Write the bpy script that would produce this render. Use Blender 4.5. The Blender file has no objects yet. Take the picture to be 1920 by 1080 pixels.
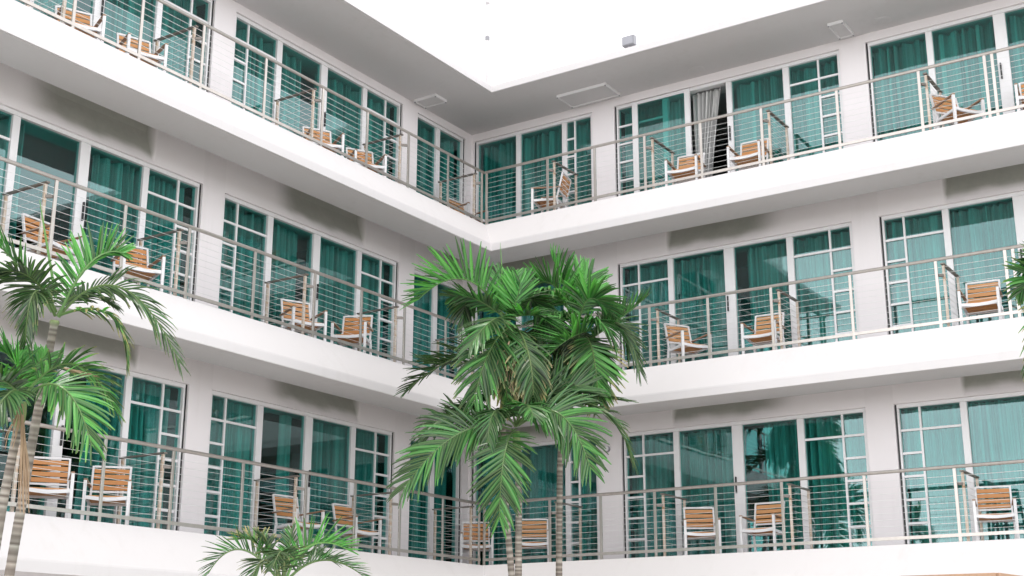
import bpy, bmesh, math, random
from mathutils import Vector, Matrix
R_ = math.radians
random.seed(7)
scene = bpy.context.scene
COL = scene.collection

# ------------------------------------------------------------------ camera
cam_d = bpy.data.cameras.new("camera")
cam = bpy.data.objects.new("camera", cam_d)
COL.objects.link(cam)
cam_d.sensor_width = 36.0
cam_d.lens = 46.8807
cam_d.clip_start = 0.1
cam_d.clip_end = 3000
cam.matrix_world = Matrix([[-0.548572, 0.231401, 0.803444, 18.289889], [0.836103, 0.150729, 0.527459, 12.44712], [0.000952, 0.961111, -0.276161, -7.027604], [0, 0, 0, 1]])
scene.camera = cam

# ------------------------------------------------------------------ sky, sun, exposure
SUN_EL, SUN_AZ = R_(70), R_(35)       # azimuth measured from +X towards +Y
world = bpy.data.worlds.new("World")
scene.world = world
world.use_nodes = True
nt = world.node_tree
nt.nodes.clear()
wo = nt.nodes.new("ShaderNodeOutputWorld")
bg = nt.nodes.new("ShaderNodeBackground")
bg.inputs["Strength"].default_value = 0.12
sky = nt.nodes.new("ShaderNodeTexSky")
sky.sky_type = 'NISHITA'
sky.sun_disc = False
sky.sun_elevation = SUN_EL
sky.sun_rotation = R_(90) - SUN_AZ
hs = nt.nodes.new("ShaderNodeHueSaturation")
hs.inputs["Saturation"].default_value = 0.35
nt.links.new(sky.outputs[0], hs.inputs["Color"])
tc = nt.nodes.new("ShaderNodeTexCoord")
mp = nt.nodes.new("ShaderNodeMapping")
mp.inputs["Scale"].default_value = (2.2, 2.2, 5.0)
nz = nt.nodes.new("ShaderNodeTexNoise")
nz.inputs["Scale"].default_value = 1.6
nz.inputs["Detail"].default_value = 7
nz.inputs["Roughness"].default_value = 0.6
cr = nt.nodes.new("ShaderNodeValToRGB")
cr.color_ramp.elements[0].position = 0.30
cr.color_ramp.elements[0].color = (0.62, 0.62, 0.62, 1)
cr.color_ramp.elements[1].position = 0.58
cr.color_ramp.elements[1].color = (1, 1, 1, 1)
mx = nt.nodes.new("ShaderNodeMix")
mx.data_type = 'RGBA'
mx.inputs[7].default_value = (12.2, 12.3, 12.6, 1)   # bright overcast cloud, in the sky texture's units
nt.links.new(tc.outputs["Generated"], mp.inputs["Vector"])
nt.links.new(mp.outputs[0], nz.inputs["Vector"])
nt.links.new(nz.outputs["Fac"], cr.inputs["Fac"])
nt.links.new(cr.outputs["Color"], mx.inputs[0])
nt.links.new(hs.outputs[0], mx.inputs[6])
sx = nt.nodes.new("ShaderNodeSeparateXYZ")
nt.links.new(tc.outputs["Generated"], sx.inputs[0])
hr = nt.nodes.new("ShaderNodeValToRGB")                 # thin overcast: brighter towards the horizon than overhead
hr.color_ramp.elements[0].position = 0.10
hr.color_ramp.elements[0].color = (1, 1, 1, 1)
hr.color_ramp.elements[1].position = 0.75
hr.color_ramp.elements[1].color = (0.17, 0.175, 0.18, 1)
nt.links.new(sx.outputs[2], hr.inputs["Fac"])
mg = nt.nodes.new("ShaderNodeMix")
mg.data_type = 'RGBA'
mg.blend_type = 'MULTIPLY'
mg.inputs[0].default_value = 1.0
nt.links.new(mx.outputs[2], mg.inputs[6])
nt.links.new(hr.outputs[0], mg.inputs[7])
nt.links.new(mg.outputs[2], bg.inputs["Color"])
nt.links.new(bg.outputs[0], wo.inputs["Surface"])

sun_d = bpy.data.lights.new("sun", 'SUN')
sun_d.energy = 0.65
sun_d.angle = R_(14)
sun_d.color = (1.0, 0.95, 0.88)
sun = bpy.data.objects.new("sun", sun_d)
COL.objects.link(sun)
sd = Vector((math.cos(SUN_EL)*math.cos(SUN_AZ), math.cos(SUN_EL)*math.sin(SUN_AZ), math.sin(SUN_EL)))
sun.rotation_euler = sd.to_track_quat('Z', 'Y').to_euler()

vs = scene.view_settings
vs.view_transform = 'Standard'
vs.look = 'None'
vs.gamma = 1
vs.use_curve_mapping = False
vs.exposure = 1.5
scene.cycles.max_bounces = 8
scene.cycles.diffuse_bounces = 5
scene.cycles.glossy_bounces = 4
scene.cycles.transparent_max_bounces = 24
scene.cycles.caustics_reflective = False
scene.cycles.caustics_refractive = False
scene.cycles.sample_clamp_indirect = 6

# ------------------------------------------------------------------ materials
def mat(name):
    m = bpy.data.materials.new(name)
    m.use_nodes = True
    return m, m.node_tree, m.node_tree.nodes["Principled BSDF"]

def nd(nt, kind, **kw):
    n = nt.nodes.new(kind)
    for k, v in kw.items():
        setattr(n, k, v)
    return n

def noise(nt, scale, detail=4, rough=0.55, mapscale=None, coord="Object"):
    tc = nd(nt, "ShaderNodeTexCoord")
    n = nd(nt, "ShaderNodeTexNoise")
    n.inputs["Scale"].default_value = scale
    n.inputs["Detail"].default_value = detail
    n.inputs["Roughness"].default_value = rough
    src = tc.outputs[coord]
    if mapscale:
        mp = nd(nt, "ShaderNodeMapping")
        mp.inputs["Scale"].default_value = mapscale
        nt.links.new(src, mp.inputs["Vector"])
        src = mp.outputs[0]
    nt.links.new(src, n.inputs["Vector"])
    return n

def ramp(nt, src, stops):
    r = nd(nt, "ShaderNodeValToRGB")
    els = r.color_ramp.elements
    while len(els) < len(stops):
        els.new(0.5)
    for e, (p, c) in zip(els, stops):
        e.position = p
        e.color = tuple(c) + (1,) if len(c) == 3 else c
    nt.links.new(src, r.inputs["Fac"])
    return r

def mixc(nt, fac, a, b, mode='MIX'):
    m = nd(nt, "ShaderNodeMix", data_type='RGBA', blend_type=mode)
    for i, v in ((0, fac), (6, a), (7, b)):
        if hasattr(v, "is_output"):
            nt.links.new(v, m.inputs[i])
        elif i == 0:
            m.inputs[0].default_value = v
        else:
            m.inputs[i].default_value = tuple(v) + (1,) if len(v) == 3 else v
    return m.outputs[2]

def bump(nt, bs, src, strength, dist=0.01):
    b = nd(nt, "ShaderNodeBump")
    b.inputs["Strength"].default_value = strength
    b.inputs["Distance"].default_value = dist
    nt.links.new(src, b.inputs["Height"])
    nt.links.new(b.outputs[0], bs.inputs["Normal"])

def plaster(name, base, dirt, amt):
    m, nt, bs = mat(name)
    n1 = noise(nt, 0.9, 6, 0.6)
    streak = noise(nt, 1.0, 5, 0.6, (7.0, 7.0, 0.6))
    r1 = ramp(nt, n1.outputs["Fac"], [(0.42, (0, 0, 0)), (0.72, (1, 1, 1))])
    r2 = ramp(nt, streak.outputs["Fac"], [(0.50, (0, 0, 0)), (0.75, (1, 1, 1))])
    f = nd(nt, "ShaderNodeMath", operation='MULTIPLY')
    nt.links.new(r1.outputs[0], f.inputs[0])
    nt.links.new(r2.outputs[0], f.inputs[1])
    f2 = nd(nt, "ShaderNodeMath", operation='MULTIPLY')
    nt.links.new(f.outputs[0], f2.inputs[0])
    f2.inputs[1].default_value = amt
    c = mixc(nt, f2.outputs[0], base, dirt)
    big = noise(nt, 0.35, 3)
    c = mixc(nt, big.outputs["Fac"], c, tuple(x*0.94 for x in base), 'MIX')
    nt.links.new(c, bs.inputs["Base Color"])
    bs.inputs["Roughness"].default_value = 0.75
    bs.inputs["Specular IOR Level"].default_value = 0.25
    fine = noise(nt, 60, 3)
    bump(nt, bs, fine.outputs["Fac"], 0.12, 0.004)
    return m

M = {}
def shade_mildew_wall():
    m, nt, bs = mat("wall_shade_and_mildew")  # shade above the doors is painted into this colour, mixed with mottled mildew
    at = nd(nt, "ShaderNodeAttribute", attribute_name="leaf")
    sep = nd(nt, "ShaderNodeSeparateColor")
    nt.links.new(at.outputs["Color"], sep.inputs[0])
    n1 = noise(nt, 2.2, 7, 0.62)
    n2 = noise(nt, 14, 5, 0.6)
    shade_dirt = mixc(nt, n1.outputs["Fac"], (0.34, 0.35, 0.305), (0.54, 0.535, 0.49))
    shade_dirt = mixc(nt, 0.25, shade_dirt, mixc(nt, n2.outputs["Fac"], (0.12, 0.13, 0.10), (0.42, 0.41, 0.37)))
    nt.links.new(mixc(nt, sep.outputs[0], (0.82, 0.778, 0.786), shade_dirt), bs.inputs["Base Color"])
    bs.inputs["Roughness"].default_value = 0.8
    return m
M['wall'] = plaster("wall_paint", (0.82, 0.778, 0.786), (0.50, 0.47, 0.43), 0.30)
M['slab'] = plaster("slab_paint", (0.635, 0.612, 0.618), (0.38, 0.34, 0.30), 0.38)
M['roofwhite'] = plaster("rooftop_white", (0.90, 0.90, 0.90), (0.75, 0.75, 0.74), 0.1)
M['shade_mildew'] = shade_mildew_wall()
M['soffit_plain'] = plaster("wall_over_doors", (0.72, 0.69, 0.68), (0.42, 0.42, 0.37), 0.55)

m, nt, bs = mat("white_metal")
n = noise(nt, 3, 4)
nt.links.new(mixc(nt, n.outputs["Fac"], (0.80, 0.785, 0.80), (0.72, 0.71, 0.71)), bs.inputs["Base Color"])
bs.inputs["Roughness"].default_value = 0.4
M['white'] = m

m, nt, bs = mat("steel_rail")
n = noise(nt, 14, 4, 0.6, (1, 1, 0.2))
nt.links.new(mixc(nt, n.outputs["Fac"], (0.56, 0.52, 0.485), (0.40, 0.36, 0.33)), bs.inputs["Base Color"])
bs.inputs["Metallic"].default_value = 0.85
bs.inputs["Roughness"].default_value = 0.36
M['steel'] = m

m, nt, bs = mat("cable_steel")
bs.inputs["Base Color"].default_value = (0.72, 0.72, 0.71, 1)
bs.inputs["Metallic"].default_value = 0.4
bs.inputs["Roughness"].default_value = 0.4
M['cable'] = m

m, nt, bs = mat("dark_rail_top")
n = noise(nt, 9, 4)
nt.links.new(mixc(nt, n.outputs["Fac"], (0.16, 0.14, 0.125), (0.30, 0.27, 0.24)), bs.inputs["Base Color"])
bs.inputs["Metallic"].default_value = 0.5
bs.inputs["Roughness"].default_value = 0.5
M['darkrail'] = m

m, nt, bs = mat("rusted_post")
n = noise(nt, 11, 6, 0.65)
r = ramp(nt, n.outputs["Fac"], [(0.42, (0.62, 0.56, 0.51)), (0.60, (0.55, 0.42, 0.31)), (0.72, (0.34, 0.17, 0.08))])
nt.links.new(r.outputs[0], bs.inputs["Base Color"])
bs.inputs["Metallic"].default_value = 0.3
bs.inputs["Roughness"].default_value = 0.6
M['rust'] = m

m, nt, bs = mat("teak_slat")
n = noise(nt, 6, 6, 0.6, (1.2, 14, 14))
oi = nd(nt, "ShaderNodeObjectInfo")
c1 = mixc(nt, n.outputs["Fac"], (0.66, 0.29, 0.09), (0.42, 0.165, 0.048))
c2 = mixc(nt, oi.outputs["Random"], c1, (0.58, 0.31, 0.14))
c3 = mixc(nt, 0.7, c1, c2)
nt.links.new(c3, bs.inputs["Base Color"])
bs.inputs["Roughness"].default_value = 0.5
M['teak'] = m

m, nt, bs = mat("pergola_wood")
n = noise(nt, 3, 6, 0.6, (1, 10, 10))
nt.links.new(mixc(nt, n.outputs["Fac"], (0.50, 0.32, 0.21), (0.30, 0.17, 0.10)), bs.inputs["Base Color"])
bs.inputs["Roughness"].default_value = 0.6
M['pergola'] = m

m, nt, bs = mat("black_plastic")
bs.inputs["Base Color"].default_value = (0.015, 0.016, 0.017, 1)
bs.inputs["Roughness"].default_value = 0.45
M['black'] = m

m, nt, bs = mat("grey_plastic")
bs.inputs["Base Color"].default_value = (0.26, 0.26, 0.28, 1)
bs.inputs["Roughness"].default_value = 0.5
M['grey'] = m

m, nt, bs = mat("floodlight_lens")
bs.inputs["Base Color"].default_value = (0.30, 0.30, 0.33, 1)
bs.inputs["Roughness"].default_value = 0.15
M['lens'] = m

def curtain_mat(name, a, b):
    m, nt, bs = mat(name)
    n = noise(nt, 1.0, 3, 0.6, (13, 13, 0.12))      # fold shading painted as light and dark stripes down the cloth
    st = ramp(nt, n.outputs["Fac"], [(0.36, (0, 0, 0)), (0.64, (1, 1, 1))])
    c = mixc(nt, st.outputs[0], a, b)
    nt.links.new(c, bs.inputs["Base Color"])
    bs.inputs["Roughness"].default_value = 0.9
    tr = nd(nt, "ShaderNodeBsdfTranslucent")
    nt.links.new(c, tr.inputs["Color"])
    ms = nd(nt, "ShaderNodeMixShader")
    ms.inputs[0].default_value = 0.04
    out = nt.nodes["Material Output"]
    nt.links.new(bs.outputs[0], ms.inputs[1])
    nt.links.new(tr.outputs[0], ms.inputs[2])
    nt.links.new(ms.outputs[0], out.inputs["Surface"])
    return m
M['curtain'] = curtain_mat("curtain_cloth", (0.30, 0.30, 0.30), (0.66, 0.66, 0.65))

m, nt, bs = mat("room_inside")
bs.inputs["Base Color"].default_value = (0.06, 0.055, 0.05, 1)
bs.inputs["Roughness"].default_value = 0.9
M['room'] = m

# tinted solar glass: green body tint, strong mirror coating
m, nt, bs = mat("tinted_glass")
nt.nodes.remove(bs)
tr = nd(nt, "ShaderNodeBsdfTransparent")
tr.inputs["Color"].default_value = (0.45, 0.795, 0.765, 1)
gl = nd(nt, "ShaderNodeBsdfGlossy")
gl.inputs["Roughness"].default_value = 0.015
gl.inputs["Color"].default_value = (0.90, 0.97, 1.0, 1)
geo = nd(nt, "ShaderNodeNewGeometry")
dt = nd(nt, "ShaderNodeVectorMath", operation='DOT_PRODUCT')
nt.links.new(geo.outputs["Normal"], dt.inputs[0])
nt.links.new(geo.outputs["Incoming"], dt.inputs[1])
ab = nd(nt, "ShaderNodeMath", operation='ABSOLUTE')
nt.links.new(dt.outputs["Value"], ab.inputs[0])
om = nd(nt, "ShaderNodeMath", operation='SUBTRACT')
om.inputs[0].default_value = 1.0
nt.links.new(ab.outputs[0], om.inputs[1])
fr = nd(nt, "ShaderNodeMath", operation='POWER')     # Schlick
nt.links.new(om.outputs[0], fr.inputs[0])
fr.inputs[1].default_value = 6.0
ad = nd(nt, "ShaderNodeMath", operation='MULTIPLY_ADD')
ad.inputs[1].default_value = 0.85
ad.inputs[2].default_value = 0.080
ms = nd(nt, "ShaderNodeMixShader")
nt.links.new(fr.outputs[0], ad.inputs[0])
nt.links.new(ad.outputs[0], ms.inputs[0])
nt.links.new(tr.outputs[0], ms.inputs[1])
nt.links.new(gl.outputs[0], ms.inputs[2])
# light uneven bow of the panes
n = noise(nt, 0.8, 2)
b = nd(nt, "ShaderNodeBump")
b.inputs["Strength"].default_value = 0.05
b.inputs["Distance"].default_value = 0.05
nt.links.new(n.outputs["Fac"], b.inputs["Height"])
nt.links.new(b.outputs[0], gl.inputs["Normal"])
nt.links.new(ms.outputs[0], nt.nodes["Material Output"].inputs["Surface"])
M['glass'] = m

def leaf_mat():
    m, nt, bs = mat("palm_leaf")
    at = nd(nt, "ShaderNodeAttribute", attribute_name="leaf")
    sep = nd(nt, "ShaderNodeSeparateColor")
    nt.links.new(at.outputs["Color"], sep.inputs[0])
    c = ramp(nt, sep.outputs[0], [(0.0, (0.002, 0.022, 0.012)), (0.45, (0.005, 0.066, 0.022)), (0.78, (0.018, 0.17, 0.034)), (1.0, (0.115, 0.44, 0.095))]).outputs[0]  # crown shade and highlights are put into the leaf tone, set per frond
    c = mixc(nt, sep.outputs[2], c, (0.30, 0.42, 0.17))            # pale midrib
    d = ramp(nt, sep.outputs[1], [(0.0, (0, 0, 0)), (1.0, (1, 1, 1))])
    n = noise(nt, 5, 3)
    dry = mixc(nt, n.outputs["Fac"], (0.34, 0.33, 0.10), (0.50, 0.36, 0.24))
    c = mixc(nt, sep.outputs[1], c, dry)
    nt.links.new(c, bs.inputs["Base Color"])
    bs.inputs["Roughness"].default_value = 0.30
    bs.inputs["Specular IOR Level"].default_value = 0.52
    tl = nd(nt, "ShaderNodeBsdfTranslucent")
    c2 = mixc(nt, 1.0, c, (1.0, 1.5, 0.6), 'MULTIPLY')
    nt.links.new(c2, tl.inputs["Color"])
    ms = nd(nt, "ShaderNodeMixShader")
    ms.inputs[0].default_value = 0.30
    nt.links.new(bs.outputs[0], ms.inputs[1])
    nt.links.new(tl.outputs[0], ms.inputs[2])
    nt.links.new(ms.outputs[0], nt.nodes["Material Output"].inputs["Surface"])
    return m
M['leaf'] = leaf_mat()

def trunk_mat():
    m, nt, bs = mat("palm_trunk")
    n = noise(nt, 9, 6, 0.65)
    n2 = noise(nt, 2.2, 4, 0.6, (1, 1, 1))
    at = nd(nt, "ShaderNodeAttribute", attribute_name="leaf")
    sep = nd(nt, "ShaderNodeSeparateColor")
    nt.links.new(at.outputs["Color"], sep.inputs[0])
    c = mixc(nt, n.outputs["Fac"], (0.52, 0.47, 0.42), (0.32, 0.27, 0.22))
    c = mixc(nt, ramp(nt, n2.outputs["Fac"], [(0.45, (0, 0, 0)), (0.7, (1, 1, 1))]).outputs[0], c, (0.36, 0.36, 0.31))
    c = mixc(nt, sep.outputs[0], c, (0.045, 0.026, 0.018))         # ring scars
    c = mixc(nt, sep.outputs[1], c, (0.20, 0.30, 0.09))           # green crownshaft
    nt.links.new(c, bs.inputs["Base Color"])
    bs.inputs["Roughness"].default_value = 0.85
    bump(nt, bs, n.outputs["Fac"], 0.5, 0.01)
    return m
M['trunk'] = trunk_mat()

m, nt, bs = mat("dry_fibre")
n = noise(nt, 8, 4)
nt.links.new(mixc(nt, n.outputs["Fac"], (0.46, 0.34, 0.23), (0.26, 0.16, 0.09)), bs.inputs["Base Color"])
bs.inputs["Roughness"].default_value = 0.8
M['fibre'] = m

m, nt, bs = mat("courtyard_paving")
br = nd(nt, "ShaderNodeTexBrick")
br.inputs["Scale"].default_value = 1.0
br.inputs["Color1"].default_value = (0.74, 0.71, 0.68, 1)
br.inputs["Color2"].default_value = (0.69, 0.67, 0.64, 1)
br.inputs["Mortar"].default_value = (0.45, 0.44, 0.42, 1)
br.inputs["Mortar Size"].default_value = 0.012
tcc = nd(nt, "ShaderNodeTexCoord")
nt.links.new(tcc.outputs["Object"], br.inputs["Vector"])
n = noise(nt, 0.25, 5)
nt.links.new(mixc(nt, ramp(nt, n.outputs["Fac"], [(0.4, (0, 0, 0)), (0.7, (1, 1, 1))]).outputs[0], br.outputs["Color"], (0.60, 0.60, 0.56)), bs.inputs["Base Color"])
bs.inputs["Roughness"].default_value = 0.8
M['ground'] = m

# ------------------------------------------------------------------ mesh helpers
class MB:
    def __init__(s):
        s.v, s.f, s.c = [], [], []
    def add(s, vs, fs, cols=None):
        b = len(s.v)
        s.v += [tuple(v) for v in vs]
        s.f += [tuple(i+b for i in f) for f in fs]
        s.c += cols if cols else [(0, 0, 0)]*len(vs)
    def box(s, lo, hi):
        x0, y0, z0 = [min(a, b) for a, b in zip(lo, hi)]
        x1, y1, z1 = [max(a, b) for a, b in zip(lo, hi)]
        s.add([(x0,y0,z0),(x1,y0,z0),(x1,y1,z0),(x0,y1,z0),(x0,y0,z1),(x1,y0,z1),(x1,y1,z1),(x0,y1,z1)],
              [(0,3,2,1),(4,5,6,7),(0,1,5,4),(1,2,6,5),(2,3,7,6),(3,0,4,7)])
    def bar(s, p0, p1, w, h, up=(0, 0, 1)):
        p0, p1, up = Vector(p0), Vector(p1), Vector(up)
        t = (p1-p0).normalized()
        a = t.cross(up)
        if a.length < 1e-4:
            a = t.cross(Vector((1, 0, 0)))
        a.normalize()
        b = a.cross(t).normalized()
        vs = []
        for p in (p0, p1):
            for (i, j) in ((-1,-1),(1,-1),(1,1),(-1,1)):
                vs.append(p + a*(i*w/2) + b*(j*h/2))
        s.add(vs, [(0,3,2,1),(4,5,6,7),(0,1,5,4),(1,2,6,5),(2,3,7,6),(3,0,4,7)])
    def tube(s, pts, rad, n=8, cols=None, cap=True):
        pts = [Vector(p) for p in pts]
        rr = rad if isinstance(rad, (list, tuple)) else [rad]*len(pts)
        vs, fs, cc = [], [], []
        ref = Vector((0, 0, 1))
        t0 = (pts[1]-pts[0]).normalized()
        if abs(t0.dot(ref)) > 0.9:
            ref = Vector((1, 0, 0))
        a = t0.cross(ref).normalized()
        for i, p in enumerate(pts):
            t = (pts[min(i+1, len(pts)-1)] - pts[max(i-1, 0)]).normalized()
            a = (a - t*a.dot(t)).normalized()
            b = t.cross(a)
            for k in range(n):
                an = 2*math.pi*k/n
                vs.append(p + (a*math.cos(an) + b*math.sin(an))*rr[i])
                cc.append(cols[i] if cols else (0, 0, 0))
            if i:
                for k in range(n):
                    fs.append(((i-1)*n+k, (i-1)*n+(k+1) % n, i*n+(k+1) % n, i*n+k))
        if cap:
            fs.append(tuple(range(n-1, -1, -1)))
            fs.append(tuple((len(pts)-1)*n+k for k in range(n)))
        s.add(vs, fs, cc)
    def build(s, name, material, parent=None, smooth=False, bevel=0, color=False, loc=None):
        me = bpy.data.meshes.new(name)
        me.from_pydata(s.v, [], s.f)
        me.validate()
        if color:
            at = me.color_attributes.new("leaf", 'FLOAT_COLOR', 'POINT')
            for i, c in enumerate(s.c):
                at.data[i].color = (c[0], c[1], c[2], 1)
        if smooth:
            me.polygons.foreach_set("use_smooth", [True]*len(me.polygons))
        me.materials.append(material)
        me.update()
        o = bpy.data.objects.new(name, me)
        COL.objects.link(o)
        if parent:
            o.parent = parent
        if bevel:
            b = o.modifiers.new("bevel", 'BEVEL')
            b.width = bevel
            b.segments = 2
            b.limit_method = 'ANGLE'
        return o

def tag(o, label=None, cat=None, group=None, kind=None):
    if label: o["label"] = label
    if cat: o["category"] = cat
    if group: o["group"] = group
    if kind: o["kind"] = kind
    return o

def empty(name, loc=(0, 0, 0), rz=0):
    o = bpy.data.objects.new(name, None)
    o.empty_display_size = 0.2
    o.location = loc
    o.rotation_euler = (0, 0, rz)
    COL.objects.link(o)
    return o

def copy_tree(o, parent=None):
    c = o.copy()
    COL.objects.link(c)
    if parent: c.parent = parent
    for ch in list(o.children):
        copy_tree(ch, c)
    return c

# wing coordinates: u along the wing away from the inner corner, d back from the slab lip
def P(w, u, d, z):
    return (u, -d, z) if w == 'L' else (-d, u, z)

def wbox(mb, w, u0, u1, d0, d1, z0, z1):
    mb.box(P(w, u0, d0, z0), P(w, u1, d1, z1))

FLOORS = (1, 2, 3)
FNAME = {1: "lowest", 2: "middle", 3: "top"}
WNAME = {'L': "left", 'R': "right"}
Z0 = {n: (n-3)*3.0 for n in (1, 2, 3, 4)}
ZF = {n: Z0[n]+0.64 for n in FLOORS}
WALL_D, GLASS_D = 1.45, 1.55
UEND = {'L': 14.8, 'R': 16.0}
GROUND_Z = -8.6

# ------------------------------------------------------------------ ground
mb = MB()
mb.add([(-300,-300,GROUND_Z),(300,-300,GROUND_Z),(300,300,GROUND_Z),(-300,300,GROUND_Z)], [(0,1,2,3)])
tag(mb.build("ground", M['ground']), kind="structure")

# ------------------------------------------------------------------ hotel building
hotel = empty("hotel_building", (0, 0, GROUND_Z))
tag(hotel, "white three storey hotel with long balconies meeting in an inner corner", "building")
def hpart(mb, name, m, **kw):
    o = mb.build(name, m, hotel, **kw)
    o.location = (0, 0, -GROUND_Z)
    return o

def sweep(profile, closed=False):
    """L-shaped sweep of a (d, z) profile round the inner corner."""
    mb = MB()
    n = len(profile)
    vs = []
    for st in ('L', 'C', 'R'):
        for d, z in profile:
            if st == 'L': vs.append((UEND['L'], -d, z))
            elif st == 'C': vs.append((-d, -d, z))
            else: vs.append((-d, UEND['R'], z))
    fs = []
    for k in range(2):
        for i in range(n):
            j = (i+1) % n
            if j == 0 and not closed: continue
            fs.append((k*n+i, k*n+j, (k+1)*n+j, (k+1)*n+i))
    fs.append(tuple(range(n)))
    fs.append(tuple(2*n+i for i in range(n-1, -1, -1)))
    mb.add(vs, fs)
    return mb

for n in FLOORS:
    z = Z0[n]
    prof = [(0.0, z), (0.0, z+0.12), (0.006, z+0.145), (0.385, z+0.655), (0.40, z+0.668), (0.42, z+0.672), (0.60, z+0.645), (0.62, z+0.64),
            (5.2, z+0.64), (5.2, z+0.52), (0.79, z+0.52), (0.77, z+0.51), (0.765, z+0.02), (0.745, z), (0.035, z), (0.03, z+0.012), (0.012, z+0.012), (0.010, z)]
    hpart(sweep(prof, True), "balcony_slab", M['slab'])
z = Z0[4]
prof = [(0.0, z), (0.0, z+0.12), (0.012, z+0.137), (0.03, z+0.14), (5.2, z+0.16), (5.2, z), (0.035, z), (0.03, z+0.012), (0.012, z+0.012), (0.010, z)]
hpart(sweep(prof, True), "roof", M['slab'])

# bays: opening, stiles between panels, muntin columns, door range used for the scooped shade above
BAYS = {
 'L': [dict(o=(-1.25, 0.28), st=[(-0.49, -0.37)], names="corner", mun=[], niche=(-1.25, -0.39), soft='hi'),
       dict(o=(0.72, 4.95), st=[(1.67, 1.78), (2.72, 2.88), (3.83, 3.95)], names="nearest-corner", mun=[(1.13, 0.72, 1.67), (4.59, 3.95, 4.95)], niche=(1.68, 3.95), soft='hi'),
       dict(o=(5.39, 9.62), st=[(6.36, 6.46), (7.39, 7.55), (8.51, 8.62)], names="far", mun=[(5.79, 5.39, 6.36), (9.26, 8.62, 9.62)], niche=(6.35, 8.62), soft='hi'),
       dict(o=(10.06, 14.29), st=[(11.03, 11.13), (12.06, 12.22), (13.18, 13.29)], names="outer", mun=[], niche=(11.0, 13.3), soft='hi')],
 'R': [dict(o=(-1.40, 1.24), st=[(-0.46, -0.36), (0.56, 0.66)], names="corner", mun=[(0.83, 0.66, 1.24)], niche=(-1.40, 0.92), soft='hi'),
       dict(o=(1.70, 5.94), st=[(2.65, 2.75), (3.70, 3.88), (4.81, 4.92)], names="nearest-corner", mun=[(2.08, 1.70, 2.65), (5.54, 4.92, 5.94)], niche=(2.68, 4.86), soft='hi'),
       dict(o=(6.38, 10.62), st=[(7.34, 7.44), (8.39, 8.57), (9.50, 9.60)], names="far", mun=[(6.74, 6.38, 7.34), (10.22, 9.60, 10.62)], niche=(7.42, 9.58), soft='hi'),
       dict(o=(11.06, 15.3), st=[(12.02, 12.12), (13.07, 13.25), (14.18, 14.28)], names="outer", mun=[], niche=(12.0, 14.3), soft='hi')],
}

def smooth(a, b, x):
    if a == b: return 1.0 if x >= a else 0.0
    t = max(0, min(1, (x-a)/(b-a)))
    return t*t*(3-2*t)

# walls
for w in 'LR':
    for n in FLOORS:
        zf, zh = ZF[n]-0.01, Z0[n]+2.85
        ztop = Z0[n]+3.0 if n == 3 else Z0[n]+3.52
        bays = BAYS[w]
        edges = [-1.45] + [e for b in bays for e in b['o']] + [UEND[w]]
        for a, b in zip(edges[::2], edges[1::2]):
            if b-a > 0.02:
                mb = MB()
                wbox(mb, w, a, b, WALL_D, 1.66, zf, ztop-0.002)
                hpart(mb, "pillar", M['wall'])
        # spandrels over the openings, scooped and painted darker to imitate shade above the sliding doors on the covered floors
        for b in bays:
            mb = MB()
            u0, u1 = b['o']
            na, nb = b['niche']
            us = sorted(q for q in set([u0, u1] + [u0+(u1-u0)*i/40 for i in range(41)] + [na, na+0.02, na+0.05, na+0.1, nb-0.75, nb-0.6, nb-0.45, nb-0.3, nb-0.15, nb]+[na+0.001, na-0.03, na-0.015, na+.015, na+.03] if na > u0+.05 else [u0, u1] + [u0+(u1-u0)*i/40 for i in range(41)]) if u0 <= q <= u1)
            zs = [zh+(ztop-zh)*i/12 for i in range(13)]
            zb, zt = zh+0.01, Z0[n]+3.34
            vs, fs, cs = [], [], []
            for zz in zs:
                for u in us:
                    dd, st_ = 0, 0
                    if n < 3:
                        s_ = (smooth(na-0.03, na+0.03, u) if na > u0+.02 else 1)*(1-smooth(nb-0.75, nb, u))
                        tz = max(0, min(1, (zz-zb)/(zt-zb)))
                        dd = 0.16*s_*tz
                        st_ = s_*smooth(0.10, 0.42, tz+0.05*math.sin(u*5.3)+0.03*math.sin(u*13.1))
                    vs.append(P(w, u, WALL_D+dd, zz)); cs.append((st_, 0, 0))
            k = len(us)
            for i in range(12):
                for j in range(k-1):
                    q = (i*k+j, i*k+j+1, (i+1)*k+j+1, (i+1)*k+j)
                    fs.append(q if w == 'L' else q[::-1])
            mb.add(vs, fs, cs)
            # soffit of the head, inner face
            mb.add([P(w,u0,WALL_D,zh),P(w,u1,WALL_D,zh),P(w,u1,2.02,zh),P(w,u0,2.02,zh),P(w,u0,2.02,ztop),P(w,u1,2.02,ztop)],
                   [(0,1,2,3),(3,2,5,4)])
            hpart(mb, "spandrel", M['wall'] if n == 3 else M['shade_mildew'], color=True)
    # ground floor wall
    mb = MB()
    wbox(mb, w, -1.45, UEND[w], WALL_D, 1.66, GROUND_Z, Z0[1]+0.50)
    hpart(mb, "wall", M['wall'])
    # rooms
    for n in FLOORS:
        mb = MB()
        zc = Z0[n]+3.0 if n == 3 else Z0[n]+3.52
        lo = -5.0
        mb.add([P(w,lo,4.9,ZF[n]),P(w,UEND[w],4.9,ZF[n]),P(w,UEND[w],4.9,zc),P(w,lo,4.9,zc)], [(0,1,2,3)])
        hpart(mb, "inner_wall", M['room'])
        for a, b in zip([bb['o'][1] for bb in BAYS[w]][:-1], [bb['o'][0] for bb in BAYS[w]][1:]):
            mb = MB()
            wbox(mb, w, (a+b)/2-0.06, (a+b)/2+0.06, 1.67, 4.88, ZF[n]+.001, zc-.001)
            hpart(mb, "inner_wall", M['room'])

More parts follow.
